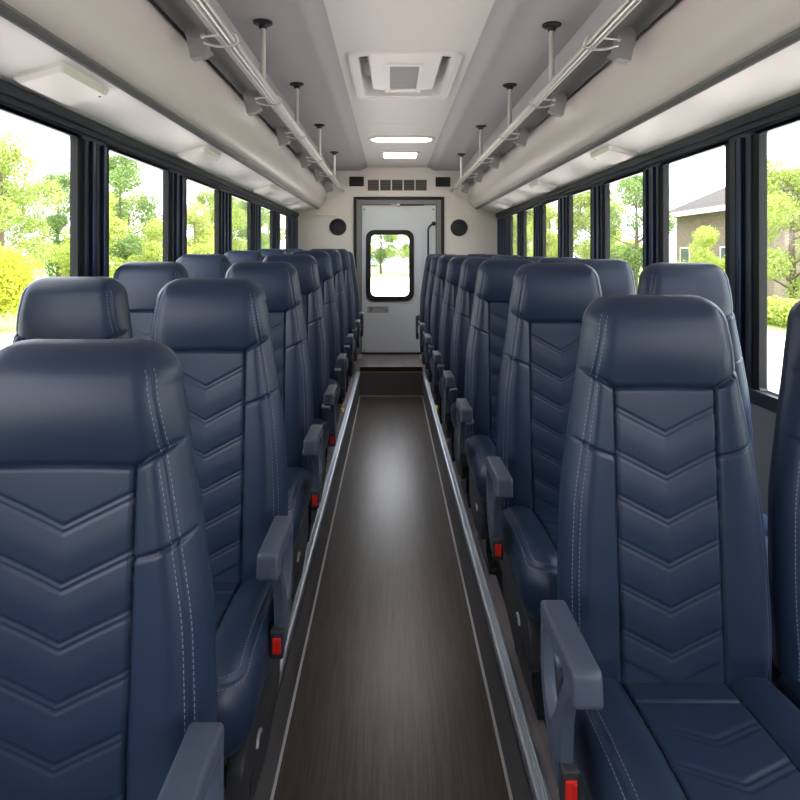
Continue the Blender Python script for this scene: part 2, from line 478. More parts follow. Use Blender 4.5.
for (x0, x1, z0, z1) in ((-.272, -.262, .61, .618), (-.245, -.232, .575, .612), (-.262, -.232, .572, .58), (-.222, -.212, .60, .612), (-.2, -.13, .612, .616), (-.13, -.06, .606, .61), (-.075, -.055, .58, .592), (-.05, -.04, .56, .568)):
    box(bm, x0, x1, YW+.0085, YW+.0096, z0, z1)
fin('notice_print', bm, M['rubber'], door)
bm = bmesh.new()
for x in (LX0+.03, LX1-.03):
    for z in (.10, LZ1-.05): lathe(bm, [(.009, 0), (.009, -.003), (.005, -.006)], (x, YW+.012, z), 'y', 12)
fin('rivet', bm, M['steelblk'], door)
bm = bmesh.new(); box(bm, LX0, LX1, YW-.006, YW+.012, DZ0, DZ0+.022, .003); fin('door_sweep', bm, M['rubber'], door)

# ================================================================== FIXTURES
# rear air vent
v = empty('air_vent', (BX, YW, 2.09))
bm = bmesh.new()
ringprism(bm, rrect(.375, .085, .006, 2), rrect(.355, .066, .004, 2), lambda a, b: (a, -.018, b), lambda a, b: (a, 0, b)); fin('frame', bm, M['wallw'], v)
bm = bmesh.new(); box(bm, -.356, .356, -.004, -.0005, -.067, .067); fin('backing', bm, M['ventd'], v)
for i in range(4):
    bm = bmesh.new(); x = -.356 + .712*(i+1)/5; box(bm, x-.007, x+.007, -.015, -.003, -.067, .067, .001); fin('divider', bm, M['wallw'], v)
for i in range(5):
    bm = bmesh.new(); x0 = -.352 + .712*i/5 + .004; x1 = x0 + .712/5 - .015
    for k in range(7):
        z = -.058 + .019*k; vs = [(x0, -.012, z-.004), (x1, -.012, z-.004), (x1, -.003, z+.009), (x0, -.003, z+.009)]
        q = [bm.verts.new(p) for p in vs] + [bm.verts.new((p[0], p[1]-.001, p[2]-.0025)) for p in vs]
        for f in ((0,1,2,3), (7,6,5,4), (0,4,5,1), (1,5,6,2), (2,6,7,3), (3,7,4,0)): bm.faces.new([q[j] for j in f])
    fin('slat_bank', bm, M['vent'], v)
tag(v, 'long louvred air vent on the rear wall above the door', 'air vent')
for x, z, lab in ((-.415, 2.135, 'small black square grille left of the rear air vent'), (.625, 2.13, 'small black square grille right of the rear air vent')):
    g = empty('square_grille', (x, YW, z))
    bm = bmesh.new(); ringprism(bm, rrect(.088, .058, .006, 2), rrect(.074, .045, .004, 2), lambda a, b: (a, -.014, b), lambda a, b: (a, 0, b)); fin('frame', bm, M['rubber'], g)
    bm = bmesh.new(); box(bm, -.075, .075, -.006, -.0005, -.046, .046)
    for k in range(6): box(bm, -.074, .074, -.010, -.005, -.041+.0155*k, -.036+.0155*k)
    fin('mesh_panel', bm, M['rubber'], g)
    tag(g, lab, 'grille', 'black grilles beside the vent')
for x, z, lab in ((-.64, 1.588, 'round black speaker on the rear wall left of the door'), (.82, 1.578, 'round black speaker on the rear wall right of the door')):
    g = empty('wall_speaker', (x, YW, z))
    bm = bmesh.new(); lathe(bm, [(.102, -.0005), (.102, -.014), (.096, -.02), (.084, -.018), (.082, -.010)], (0, 0, 0), 'y', 40); fin('rim', bm, M['rubber'], g, smooth=True)
    bm = bmesh.new(); lathe(bm, [(.083, -.012), (.05, -.02), (.02, -.024), (.001, -.025)], (0, 0, 0), 'y', 40)
    for r in (.07, .055, .04, .025): lathe(bm, [(r, -.017-.008*(1-r/.08)), (r, -.022-.008*(1-r/.08)), (r-.005, -.022-.008*(1-r/.08)), (r-.005, -.017-.008*(1-r/.08))], (0, 0, 0), 'y', 40)
    fin('grille', bm, M['dark'], g, smooth=True)
    tag(g, lab, 'speaker', 'rear wall speakers')

# roof hatch ---------------------------------------------------------------
h = empty('roof_hatch', (BX, (HY0+HY1)/2, ZC)); hw, hl = .30, .47
bm = bmesh.new()
fl = lambda dz: (lambda a, b: (a, b, dz))
ringprism(bm, rrect(hw, hl, .06), rrect(hw-.018, hl-.018, .05), fl(-.016), fl(0))
ringprism(bm, rrect(hw-.016, hl-.016, .05), rrect(.252, .412, .04), fl(-.010), fl(0))
fin('frame', bm, M['lampw'], h, smooth=True)
bm = bmesh.new()
ringprism(bm, rrect(.258, .418, .04), rrect(.25, .41, .04), fl(0.), fl(.13)); prism(bm, rrect(.256, .416, .04), fl(.125), fl(.135))
fin('well', bm, M['lampw'], h, smooth=True)
bm = bmesh.new()
pts = []
for k in range(13):
    t = k/12; pts.append((-.185 + .37*t, .27 + .045*math.sin(PI*t)))
poly = [(.195, -.395), (.19, .2)] + [(p[0], p[1]) for p in pts[::-1]] + [(-.19, .2), (-.195, -.395)]
prism(bm, poly, fl(.0), fl(.03))
fin('lid', bm, M['lampw'], h)
bm = bmesh.new()
ringprism(bm, rrect(.105, .27, .01, 3), rrect(.082, .24, .006, 3), fl(-.012), fl(0)); fin('insert_frame', bm, M['lampw'], h)
bm = bmesh.new(); box(bm, -.084, .084, -.242, .242, -.005, .0); fin('insert', bm, M['screen'], h)
bm = bmesh.new(); box(bm, -.115, .115, .275, .335, -.006, .012, .004)
for x in (-.08, -.03, .05, .085): lathe(bm, [(.006, -.006), (.006, -.009), (.003, -.011)], (x, .31, 0), 'z', 10)
fin('latch_bar', bm, M['lampw'], h)
for sx in (-1, 1):
    bm = bmesh.new(); lathe(bm, [(.022, .0), (.026, .02), (.026, .08), (.02, .12)], (sx*.222, -.36, 0), 'z', 20); fin('hinge_knob', bm, M['dark'], h, smooth=True)
tag(h, 'white roof hatch with grey insert in the middle of the ceiling', 'roof hatch')

# lit ceiling lamps ----------------------------------------------------------
def ceiling_lamp(name, y, hw, hl, r, lab):
    g = empty(name, (BX+.02, y, ZC))
    bm = bmesh.new(); ringprism(bm, rrect(hw+.025, hl+.025, r+.02), rrect(hw, hl, r), fl(-.018), fl(0)); fin('bezel', bm, M['lampw'], g, smooth=True)
    bm = bmesh.new(); prism(bm, rrect(hw, hl, r), fl(-.013), fl(-.002)); fin('lens', bm, M['lens'], g)
    return tag(g, lab, 'ceiling lamp', 'ceiling lamps over the aisle')
ceiling_lamp('ceiling_lamp', 5.62, .27, .11, .10, 'long lit ceiling lamp with rounded ends behind the roof hatch')
ceiling_lamp('ceiling_lamp', 6.5, .17, .17, .02, 'lit rectangular ceiling lamp nearest the rear wall')
for y, l in ((.5, 'lit ceiling lamp over the front rows'), (1.9, 'lit ceiling lamp in front of the roof hatch')):
    pass

# soffit lamps ----------------------------------------------------------------
def soffit_lamp(s, y, lab):
    u = 1.085; z = 1.812 - (u-.975)/(HALF-.975)*.064
    g = empty('ceiling_reading_lamp', (BX+s*u, y, z)); ang = math.atan2(.064, HALF-.975)
    g.rotation_euler = (0, s*ang, 0)
    bm = bmesh.new()
    A = rrect(.075, .15, .012, 3); B = rrect(.064, .138, .01, 3)
    a = [bm.verts.new((p[0], p[1], .0)) for p in A]; b = [bm.verts.new((p[0], p[1], -.012)) for p in A]; c = [bm.verts.new((p[0], p[1], -.026)) for p in B]
    k = len(A)
    for P, Q in ((a, b), (b, c)):
        for i in range(k): bm.faces.new((P[i], P[(i+1) % k], Q[(i+1) % k], Q[i]))
    bm.faces.new(c); bm.faces.new(a)
    fin('housing', bm, M['lampw'], g)
    bm = bmesh.new(); lathe(bm, [(.004, -.026), (.004, -.029), (.002, -.03)], (-s*.05, .12, 0), 'z', 10); fin('button', bm, M['screen'], g)
    tag(g, lab, 'reading lamp', 'unlit lamps under the ducts')
ordn = ['first', 'second', 'third', 'fourth', 'fifth', 'sixth', 'seventh', 'eighth']
for i, y in enumerate((1.92, 3.28, 5.0, 6.5)): soffit_lamp(-1, y, 'white flat lamp under the left duct, %s from the front' % ordn[i])
for i, y in enumerate((3.25, 4.75, 6.5)): soffit_lamp(1, y, 'white flat lamp under the right duct, %s from the front in view' % ordn[i])

# hand rails ---------------------------------------------------------------------
def hand_rail(s, posts, brackets, lab):
    x = BX + s*.635; z = CAMZ + .757
    g = empty('hand_rail', (x, 0, z))
    bm = bmesh.new(); tube(bm, [(0, YF+.05, 0), (0, YW-.16, 0), (0, YW-.13, 0)], .0145, 20); fin('tube', bm, M['steel'], g, smooth=True)
    bm = bmesh.new(); tube(bm, [(s*.024, YF+.05, -.004), (s*.024, YW-.16, -.004)], .006, 12); fin('rod', bm, M['steel'], g, smooth=True)
    for y in brackets:
        bm = bmesh.new()
        pl = [(.146, -.06), (.165, .03), (.163, .05), (.14, .056), (.09, .046), (.076, -.034), (.10, -.05)]
        prism(bm, pl, lambda a, b: (s*a, y-.002, b), lambda a, b: (s*a, y+.002, b))
        # folded flange along the lower edge
        prism(bm, [(.076, -.034), (.10, -.05), (.146, -.06), (.146, -.064), (.10, -.054), (.076, -.038)], lambda a, b: (s*a, y-.002, b), lambda a, b: (s*a, y+.045, b))
        b = fin('bracket', bm, M['brk'], g)
        bm = bmesh.new()
        loop = [(s*.10, y-.004, .012), (s*.06, y-.010, .012), (s*.02, y-.012, .016), (-s*.006, y-.008, .019), (-s*.019, y, .006), (-s*.017, y+.008, -.010), (s*.012, y+.010, -.020), (s*.06, y+.004, -.020), (s*.10, y-.003, -.010)]
        tube(bm, spline(loop, 5), .0045, 10)
        lathe(bm, [(.010, 0), (.010, -.008), (.006, -.01)], (s*.10, y-.002, .012), 'y', 14)
        fin('clip', bm, M['steel'], b, smooth=True)
    for y in posts:
        bm = bmesh.new(); tube(bm, [(0, y, .012), (0, y, ZO-z-.004)], .0125, 16)
        p = fin('drop_post', bm, M['steel'], g, smooth=True)
        bm = bmesh.new(); lathe(bm, [(.042, ZO-z), (.042, ZO-z-.006), (.034, ZO-z-.010), (.018, ZO-z-.013), (.017, ZO-z-.03)], (0, y, 0), 'z', 28)
        for k in range(4): lathe(bm, [(.005, ZO-z-.008), (.005, ZO-z-.0125), (.002, ZO-z-.013)], (.03*math.cos(PI/4+k*PI/2), y+.03*math.sin(PI/4+k*PI/2), 0), 'z', 8)
        fin('flange', bm, M['rubber'], p, smooth=True)
    tag(g, lab, 'hand rail', 'steel hand rails under the ceiling')
hand_rail(-1, (1.6, 2.72, 3.70, 4.87, 6.15), (1.3, 2.19, 3.05, 3.92, 4.91, 5.83, 6.86), 'steel hand rail on brackets and black flanged posts under the left ceiling')
hand_rail(1, (1.6, 2.75, 3.72, 4.91, 6.27), (1.3, 2.22, 3.09, 3.95, 4.96, 5.9, 6.95), 'steel hand rail on brackets and black flanged posts under the right ceiling')

# yellow floor tags --------------------------------------------------------------
for x, y, lab in ((.388, 5.07, 'yellow tag on the floor beside the right aisle rail, between the fifth and sixth seats'),
                  (.385, 6.15, 'yellow tag on the floor by the right aisle rail, nearest the rear step'),
                  (-.40, 4.98, 'yellow tag on the floor beside the left aisle rail')):
    g = empty('floor_tag', (x, y, 0))
    bm = bmesh.new(); box(bm, -.022, .022, -.05, .05, .0002, .012, .003); fin('plate', bm, M['yellow'], g)
    bm = bmesh.new(); box(bm, -.004, .012, -.03, .0, .0118, .0128); box(bm, .0, .016, -.005, .012, .0118, .0128); fin('printed_mark', bm, M['rubber'], g)
    tag(g, lab, 'floor tag', 'yellow floor tags')

# ================================================================== SEATS
H = .72; TH = .10; PW = .0965; HB = .545
_hk = np.linspace(0, H, 289)
_w = np.interp(_hk, [0, .1, .2, .335, .447, .574, .63, .66, .72], [.199, .202, .201, .194, .176, .154, .146, .139, .127])
_k = np.ones(31)/31; _w = np.convolve(np.pad(_w, 15, mode='edge'), _k, 'valid')
def Wd(h):
    w = np.interp(h, _hk, _w)
    r, h0 = .062, H-.062
    q = np.clip((h-h0)/r, 0, 1)
    w0 = np.interp(h0, _hk, _w)
    return np.where(h > h0, (w0-r) + r*np.sqrt(np.maximum(0, 1-q*q)), w)
def hb(x):
    ax = np.abs(x); return HB + np.maximum(0, ax-PW)*.55
def groove(d, w, dep): return dep*np.exp(-(d/w)**2)
def sst(a, b, x):
    t = np.clip((x-a)/(b-a), 0, 1); return t*t*(3-2*t)
def round_drop(e, r):
    q = np.clip((r-e)/r, 0, 1); return r - r*np.sqrt(np.maximum(0, 1-q*q))
def front(x, h):
    """y of the front face (towards -y)."""
    ax = np.abs(x); W = Wd(h)
    base = .055*h/H + .012*sst(.45, .1, h)*0
    f = np.zeros_like(x)
    body = 1-sst(-.004, .004, h-hb(x))
    Wref = np.interp(h, _hk, _w)
    s = np.clip((ax-PW)/np.maximum(.02, Wref-PW), 0, 1)
    f += body*(.013*np.sin(PI*np.minimum(1, s**1.1))*sst(0, .06, h) )
    # seams of the body
    f -= body*groove(ax-PW, .0032, .007)*sst(.0, .01, HB-h+.012)
    hs = .415 + (ax-PW)*.42
    f -= body*groove((h-hs)*.92, .003, .0055)*(ax > PW)
    f -= groove(h-hb(x), .0034, .0065)
    # centre panel: puffed bars between chevrons, each chevron a double line
    inp = body*(ax < PW)
    v = h - .52*ax; k = (v-.05)/.081
    kk = np.clip(np.round(k), 0, 5); d = (v-(.05+.081*kk))*.887
    f -= inp*(groove(d-.0042, .0021, .0023)+groove(d+.0042, .0021, .0016))
    puff = np.where((k > -.6) & (k < 5), np.sin(PI*np.mod(k, 1))**2, np.where(k >= 5, .35*np.clip((k-5)*2, 0, 1), 0))
    f += inp*puff*.0016
    f += inp*.006*(1-(ax/PW)**2)*-1
    # headrest pillow
    head = sst(0, .012, h-hb(x))
    hh = np.clip((h-hb(x))/(H-hb(x)+1e-6), 0, 1)
    f += head*(.020*np.sin(PI*np.clip(hh*.93+.03, 0, 1)))*(1-.35*(ax/np.maximum(.05, Wref))**2)
    # piping groove along the edge
    e = W-ax
    f -= groove(e-.0225, .0026, .003)*(h < H-.03)
    dx = round_drop(e, .048); dt = round_drop(H-h, .048)
    drop = np.minimum(.05, np.sqrt(dx*dx+dt*dt))
    return base - f*(1-sst(.012, .05, drop)) + drop
def back(x, h):
    W = Wd(h); e = W-np.abs(x)
    dx = round_drop(e, .05); dt = round_drop(H-h, .05)
    drop = np.minimum(.05, np.sqrt(dx*dx+dt*dt))
    return .055*h/H + TH - drop

def make_back(nu=169, nh=250, nb=29):
    u = np.linspace(-1, 1, nu); u = .62*u + .38*np.sin(PI/2*u)
    t = np.linspace(0, 1, nh); hs = H*(t*.86 + .14*np.sin(PI/2*t))
    hs[-1] = H-1e-5
    U, Hh = np.meshgrid(u, hs); X = U*Wd(Hh); Y = front(X, Hh)
    V = np.stack([X, Y, Hh], -1).reshape(-1, 3)
    i, j = np.meshgrid(np.arange(nh-1), np.arange(nu-1), indexing='ij')
    a = (i*nu+j); F = np.stack([a, a+1, a+nu+1, a+nu], -1).reshape(-1, 4)
    cx = (X[:-1, :-1]+X[1:, 1:]).ravel()/2; ch = (Hh[:-1, :-1]+Hh[1:, 1:]).ravel()/2
    isH = ch > hb(cx); isC = (~isH) & (np.abs(cx) < PW)
    ub = np.linspace(-1, 1, nb); ub = .5*ub+.5*np.sin(PI/2*ub)
    hs2 = hs[::5].copy(); hs2[-1] = hs[-1]
    if hs2[-1] != hs[-1]: hs2 = np.append(hs2, hs[-1])
    Ub, Hb = np.meshgrid(ub, hs); Xb = Ub*Wd(Hb); Yb = back(Xb, Hb)
    Vb = np.stack([Xb, Yb, Hb], -1).reshape(-1, 3)
    i, j = np.meshgrid(np.arange(nh-1), np.arange(nb-1), indexing='ij')
    a = (i*nb+j); Fb = np.stack([a, a+nb, a+nb+1, a+1], -1).reshape(-1, 4)
    def sub(mask):
        f = F[mask]; ids, inv = np.unique(f, return_inverse=True)
        return V[ids], inv.reshape(-1, 4)
    vh, fh = sub(isH); vc, fc = sub(isC); vb, fb = sub(~isH & ~isC)
    off = len(vb); vb = np.vstack([vb, Vb]); fb = np.vstack([fb, Fb+off])
    # close the narrow side seam between front and rear shells and the bottom
    fr = np.stack([X, Y, Hh], -1); br = np.stack([Xb, Yb, Hb], -1)
    extra_v, extra_f = [], []
    o = len(vb)
    for side_ in (0, -1):
        A, B = fr[:, side_], br[:, side_]
        extra_v += [*A, *B]
        for q in range(nh-1):
            qd = (o+q, o+q+1, o+nh+q+1, o+nh+q)
            extra_f.append(qd if side_ == 0 else qd[::-1])
        o += 2*nh
    ring = list(fr[0]) + list(br[0][::-1]); extra_v += ring
    vb = np.vstack([vb, np.array(extra_v)])
    flist = [tuple(q) for q in fb] + [tuple(q) for q in extra_f] + [tuple(range(o, o+len(ring)))]
    return (vb, flist), (vc, fc), (vh, fh)

def dashes(path, normals, L=.005, gap=.0035, w=.0005, hgt=.0006):
    """small thread stitches along a sampled path."""
    P = np.array(path); N = np.array(normals)
    seg = np.linalg.norm(np.diff(P, axis=0), axis=1); cum = np.concatenate([[0], np.cumsum(seg)])
    v, f = [], []
    s = 0
    while s + L < cum[-1]:
        a = np.array([np.interp(s, cum, P[:, k]) for k in range(3)]); b = np.array([np.interp(s+L, cum, P[:, k]) for k in range(3)])
        n = np.array([np.interp(s+L/2, cum, N[:, k]) for k in range(3)]); n /= np.linalg.norm(n)
        t = (b-a)/np.linalg.norm(b-a); c = np.cross(t, n)
        o = len(v)
        for p, e in ((a, 0), (a, 1), (b, 0), (b, 1)):
            for sg in (-1, 1): v.append(p + sg*w*c + (hgt if e else -.0006)*n)
        f += [(o+2, o+3, o+7, o+6), (o, o+2, o+6, o+4), (o+1, o+5, o+7, o+3), (o, o+1, o+3, o+2), (o+4, o+6, o+7, o+5)]
        s += L+gap
    return v, f
def merge(lst):
    v, f = [], []
    for a, b in lst:
        o = len(v); v += list(a); f += [tuple(i+o for i in q) for q in b]
    return v, f

def back_stitch():
    out = []
    for sg in (-1, 1):
        for ins in (.0265, .0165):
            hs = np.linspace(.004, H-.03, 180)
            x = sg*(Wd(hs)-ins)
            y = front(x, hs)
            e = 1e-3
            nx = -(front(x+e, hs)-front(x-e, hs))/(2*e); nz = -(front(x, hs+e)-front(x, np.minimum(hs+e, H-1e-4)-2*e))/(2*e)
            N = np.stack([-nx*-1, -np.ones_like(x), -nz*-1], -1); N = np.stack([-nx, -np.ones_like(x), -nz], -1)*[-1, 1, -1]
            N /= np.linalg.norm(N, axis=1)[:, None]
            out.append(dashes(np.stack([x, y, hs], -1), N))
    return out

# cushion ------------------------------------------------------------------------
CL, CW, CBOT = .385, .203, -.145
RC = .075
def cush_edge(x, y):
    """distance in from the cushion's rounded outline."""
    qx, qy = np.abs(x)-(CW-RC), -(y+CL-RC)
    return RC - np.hypot(np.maximum(qx, 0), np.maximum(qy, 0)) - np.minimum(np.maximum(qx, qy), 0)
def cush_top(x, y):
    ax = np.abs(x); e = cush_edge(x, y)
    z = .006 + .016*np.sin(PI*np.clip((ax-.098)/(CW-.098), 0, 1)**.8) + .012*np.sin(PI*np.clip(-y/CL, 0, 1))
    chev = 0
    for ya in (-.15, -.235, -.32):
        d = (y - .45*ax-ya)*.9
        chev = chev + groove(d-.0055, .0026, .0028)+groove(d+.0055, .0026, .0022)
    z = z - groove(ax-.098, .003, .006)*sst(.0, .03, y+CL) - chev*(ax < .098)*(e > .05)
    z = z - groove(y+.05, .003, .004)*(ax < .098) - groove(e-.024, .003, .003)
    r = .048 + .02*sst(0, .06, -(y+CL-.12))
    return z - round_drop(e, r)
def make_cushion(nu=121, ny=121):
    u = np.linspace(-1, 1, nu); u = .6*u+.4*np.sin(PI/2*u)
    t = np.linspace(0, 1, ny); t = 1-(.65*(1-t)+.35*np.sin(PI/2*(1-t)))
    U, T = np.meshgrid(u, t); X = U*CW
    q = np.clip((np.abs(X)-(CW-RC))/RC, 0, 1)
    YFm = -CL + RC*(1-np.sqrt(np.maximum(0, 1-q*q)))
    Y = YFm + T*(.05-YFm); Z = cush_top(X, Y)
    V = list(np.stack([X, Y, Z], -1).reshape(-1, 3))
    F = [(i*nu+j, i*nu+j+1, (i+1)*nu+j+1, (i+1)*nu+j) for i in range(ny-1) for j in range(nu-1)]
    loop = [j for j in range(nu)] + [i*nu+nu-1 for i in range(1, ny)] + [(ny-1)*nu+j for j in range(nu-2, -1, -1)] + [i*nu for i in range(ny-2, 0, -1)]
    prev = loop
    for zf, ins in ((.3, .001), (.55, .006), (.78, .014), (.93, .022), (1., .034)):
        cur = []
        for k in loop:
            p = V[k]; z = p[2]*(1-zf)+CBOT*zf
            cur.append(len(V)); V.append(np.array([p[0]*(1-ins/CW), p[1]+(ins if p[1] < -.2 else 0), z]))
        n = len(loop)
        F += [(prev[i], cur[i], cur[(i+1) % n], prev[(i+1) % n]) for i in range(n)]
        prev = cur
    F.append(tuple(prev))
    return V, F
def cushion_stitch():
    out = []
    for o1 in (.017, .031):
        pts = []; w, r, cy = CW-o1, RC-o1, -CL+RC
        for y in np.linspace(.0, cy, 60): pts.append((-w, y))
        for a in np.linspace(0, PI/2, 24)[1:]: pts.append((-w+r*(1-math.cos(a)), cy-r*math.sin(a)))
        for x in np.linspace(-w+r, w-r, 60)[1:-1]: pts.append((x, -CL+o1))
        for a in np.linspace(PI/2, 0, 24)[:-1]: pts.append((w-r*(1-math.cos(a)), cy-r*math.sin(a)))
        for y in np.linspace(cy, .0, 60): pts.append((w, y))
        P = np.array(pts); x, y = P[:, 0], P[:, 1]; z = cush_top(x, y); e = 1e-3
        N = np.stack([-(cush_top(x+e, y)-cush_top(x-e, y))/(2*e), -(cush_top(x, y+e)-cush_top(x, y-e))/(2*e), np.ones_like(x)], -1)
        N /= np.linalg.norm(N, axis=1)[:, None]
        out.append(dashes(np.stack([x, y, z], -1), N))
    return out

def smooth_loop(pts, r, n=5):
    """round the corners of a 2-D polygon."""
    out = []; k = len(pts)
    for i in range(k):
        p, a, b = Vector(pts[i]), Vector(pts[i-1]), Vector(pts[(i+1) % k])
        rr = r[i] if isinstance(r, (list, tuple)) else r
        da, db = (a-p), (b-p); rr = min(rr, da.length*.45, db.length*.45)
        s, e = p+da.normalized()*rr, p+db.normalized()*rr
        for j in range(n+1):
            t = j/n; q = s*(1-t)**2 + p*2*t*(1-t) + e*t*t; out.append((q.x, q.y))
    return out

def bev_all(bm, off, seg=3, ang=30):
    es = [e for e in bm.edges if len(e.link_faces) == 2 and e.calc_face_angle(0) > math.radians(ang)]
    bmesh.ops.bevel(bm, geom=es, offset=off, segments=seg, affect='EDGES', profile=.5, clamp_overlap=True)

def make_armrest(s):
    """origin: rear top corner, y towards the passenger is negative; plate in the YZ plane, width along x."""
    bm = bmesh.new(); w = .022
    # top pad
    pad = smooth_loop([(0, -.002), (-.205, 0), (-.212, -.052), (-.16, -.058), (-.145, -.034), (0, -.036)], [.022, .012, .010, .012, .012, .01])
    prism(bm, pad, lambda y, z: (-w, y, z), lambda y, z: (w, y, z)); bmesh.ops.recalc_face_normals(bm, faces=bm.faces)
    bev_all(bm, .006, 3, 40)
    # loop body (outer outline with a triangular hole): ring between matching outlines
    outer = [(.0, -.012), (-.06, -.012), (-.12, -.012), (-.175, -.03), (-.172, -.062), (-.152, -.085), (-.139, -.13), (-.134, -.18), (-.132, -.246), (-.092, -.246), (-.062, -.222), (-.03, -.19), (-.008, -.15), (0, -.10)]
    inner = [(-.020, -.036), (-.06, -.034), (-.10, -.034), (-.146, -.036), (-.146, -.052), (-.130, -.076), (-.114, -.10), (-.100, -.125), (-.086, -.15), (-.070, -.168), (-.052, -.166), (-.036, -.15), (-.024, -.12), (-.020, -.08)]
    b2 = bmesh.new()
    ringprism(b2, outer, inner, lambda y, z: (s*(w-.022), y, z), lambda y, z: (s*(w-.001), y, z))
    bmesh.ops.recalc_face_normals(b2, faces=b2.faces)
    bev_all(b2, .004, 2, 50)
    me = bpy.data.meshes.new('tmp'); b2.to_mesh(me); b2.free(); bm.from_mesh(me); bpy.data.meshes.remove(me)
    return bm

def make_seat(kind):
    root = empty('bus_seat', (0, 0, 0))
    vb, vc, vh = make_back()
    b = pydata('backrest', vb[0], vb[1], M['leather'], root, True, (0, 0, .45))
    b.data.set_sharp_from_angle(angle=math.radians(60))
    pydata('centre_panel', vc[0], vc[1], M['leather'], b, True)
    pydata('headrest', vh[0], vh[1], M['leather'], b, True)
    for sv, sf in back_stitch(): pydata('stitching', sv, sf, M['thread'], b)
    cv, cf = make_cushion()
    c = pydata('cushion', cv, cf, M['leather'], root, True, (0, 0, .45)); c.data.set_sharp_from_angle(angle=math.radians(60))
    for sv, sf in cushion_stitch(): pydata('stitching', sv, sf, M['thread'], c)
    # pedestal
    for x in (-.13, .13):
        bm = bmesh.new()
        prism(bm, smooth_loop([(-.27, .0), (-.27, .022), (-.19, .05), (-.21, .305), (.0, .305), (-.04, .05), (.05, .022), (.05, 0)], .012, 3), lambda y, z: (x-.014, y, z+.0005), lambda y, z: (x+.014, y, z+.0005))
        fin('leg', bm, M['steelblk'], root)
    bm = bmesh.new(); box(bm, -.17, .17, -.30, .03, .290, .3055, .004); box(bm, -.145, .145, -.19, -.16, .12, .15, .004)
    fin('seat_frame', bm, M['steelblk'], root)
    return root

def make_aisle_parts(root, s):
    """s = direction of the aisle as seen from the seat (-1: aisle on its left)."""
    bm = make_armrest(s)
    tube(bm, [(s*.004, -.012, -.11), (-s*.05, .02, -.11)], .014, 14)
    a = fin('armrest', bm, M['arm'], root, smooth=True, loc=(s*.228, -.04, .642))
    bm = bmesh.new(); box(bm, *sorted((s*-.006, s*.0225)), -.148, -.124, -.250, -.190, .004)
    hsg = fin('buckle', bm, M['dark'], a)
    bm = bmesh.new(); box(bm, *sorted((s*-.001, s*.0175)), -.1515, -.146, -.237, -.204, .002); box(bm, *sorted((s*.0, s*.005)), -.153, -.149, -.232, -.208, .001)
    hsg2 = fin('release_button', bm, M['red'], a); hsg2['label'] = 'red release button'
    bm = bmesh.new()
    sh = smooth_loop([(.06, .302), (-.29, .302), (-.335, .275), (-.335, .19), (-.30, .15), (-.12, .125), (.0, .16), (.06, .19)], .018, 3)
    x0, x1 = s*.150, s*.182
    prism(bm, sh, lambda y, z: (x0, y, z), lambda y, z: (x1, y, z)); bmesh.ops.recalc_face_normals(bm, faces=bm.faces); bev_all(bm, .004, 2, 40)
    f = fin('side_shroud', bm, M['dark'], root, smooth=True)
    bm = bmesh.new()
    arc = [(s*.1835, -.20+.022*math.cos(t), .225+.022*math.sin(t)) for t in np.linspace(.3, 2.9, 12)]
    tube(bm, arc, .0045, 8); fin('recline_lever', bm, M['brk'], f, smooth=True)
    bm = bmesh.new(); box(bm, *sorted((s*.1818, s*.1832)), -.275, -.24, .18, .205, .0)
    fin('slot', bm, M['rubber'], f)

YR = [1.15, 1.935, 2.70, 3.34, 4.03, 4.86, 5.67, 6.53]
YLf = [.80, 1.507, 2.29, 2.97, 3.91, 4.89, 5.93, 6.74]
AR = [.266, .288, .278, .275, .264, .258, .258, .255]
AL = [-.2255, -.229, -.244, -.25, -.275, -.29, -.292, -.294]
HR = [.72, .775, .782, .787, .79, .80, .805, .81]
HL = [.678, .74, .775, .805, .83, .85, .86, .84]
proto_l = make_seat('aisle'); make_aisle_parts(proto_l, 1)
proto_r = copy_tree(proto_l)
for ch in [x for x in C.objects if x.parent == proto_r]:
    n = ch.name.split('.')[0]
    if n == 'armrest': ch.location.x *= -1
    if n in ('armrest', 'side_shroud'):
        for x in [ch] + [y for y in C.objects if y.parent == ch]:
            me = x.data.copy(); me.transform(Matrix.Scale(-1, 4, (1, 0, 0))); me.flip_normals(); x.data = me
proto_w = make_seat.__wrapped__() if hasattr(make_seat, '__wrapped__') else None
def window_proto():
    r = proto_l.copy(); C.objects.link(r)
    for ch in [x for x in C.objects if x.parent == proto_l and x.name.split('.')[0] not in ('armrest', 'side_shroud')]:
        copy_tree(ch, r)
    return r
proto_w = window_proto()
def scale_back(root, k):
    for ch in [x for x in C.objects if x.parent == root]:
        if ch.name.split('.')[0] == 'backrest': ch.scale = (1, 1, k)
def seat_at(proto, first, x, y, k, label, group, no_button=False):
    o = proto if first else copy_tree(proto)
    o.location = (x, y, 0); scale_back(o, k); tag(o, label, 'seat', group)
    if no_button:                                  # the rear rows show no red button
        for ch in [a for a in C.objects if a.parent == o and a.name.split('.')[0] == 'armrest']:
            for b in [a for a in C.objects if a.parent == ch and a.name.split('.')[0] == 'release_button']: bpy.data.objects.remove(b)
    return o
def where(i): return 'nearest the front' if i == 0 else ('last before the rear wall' if i == 7 else '%s from the front' % ordn[i])
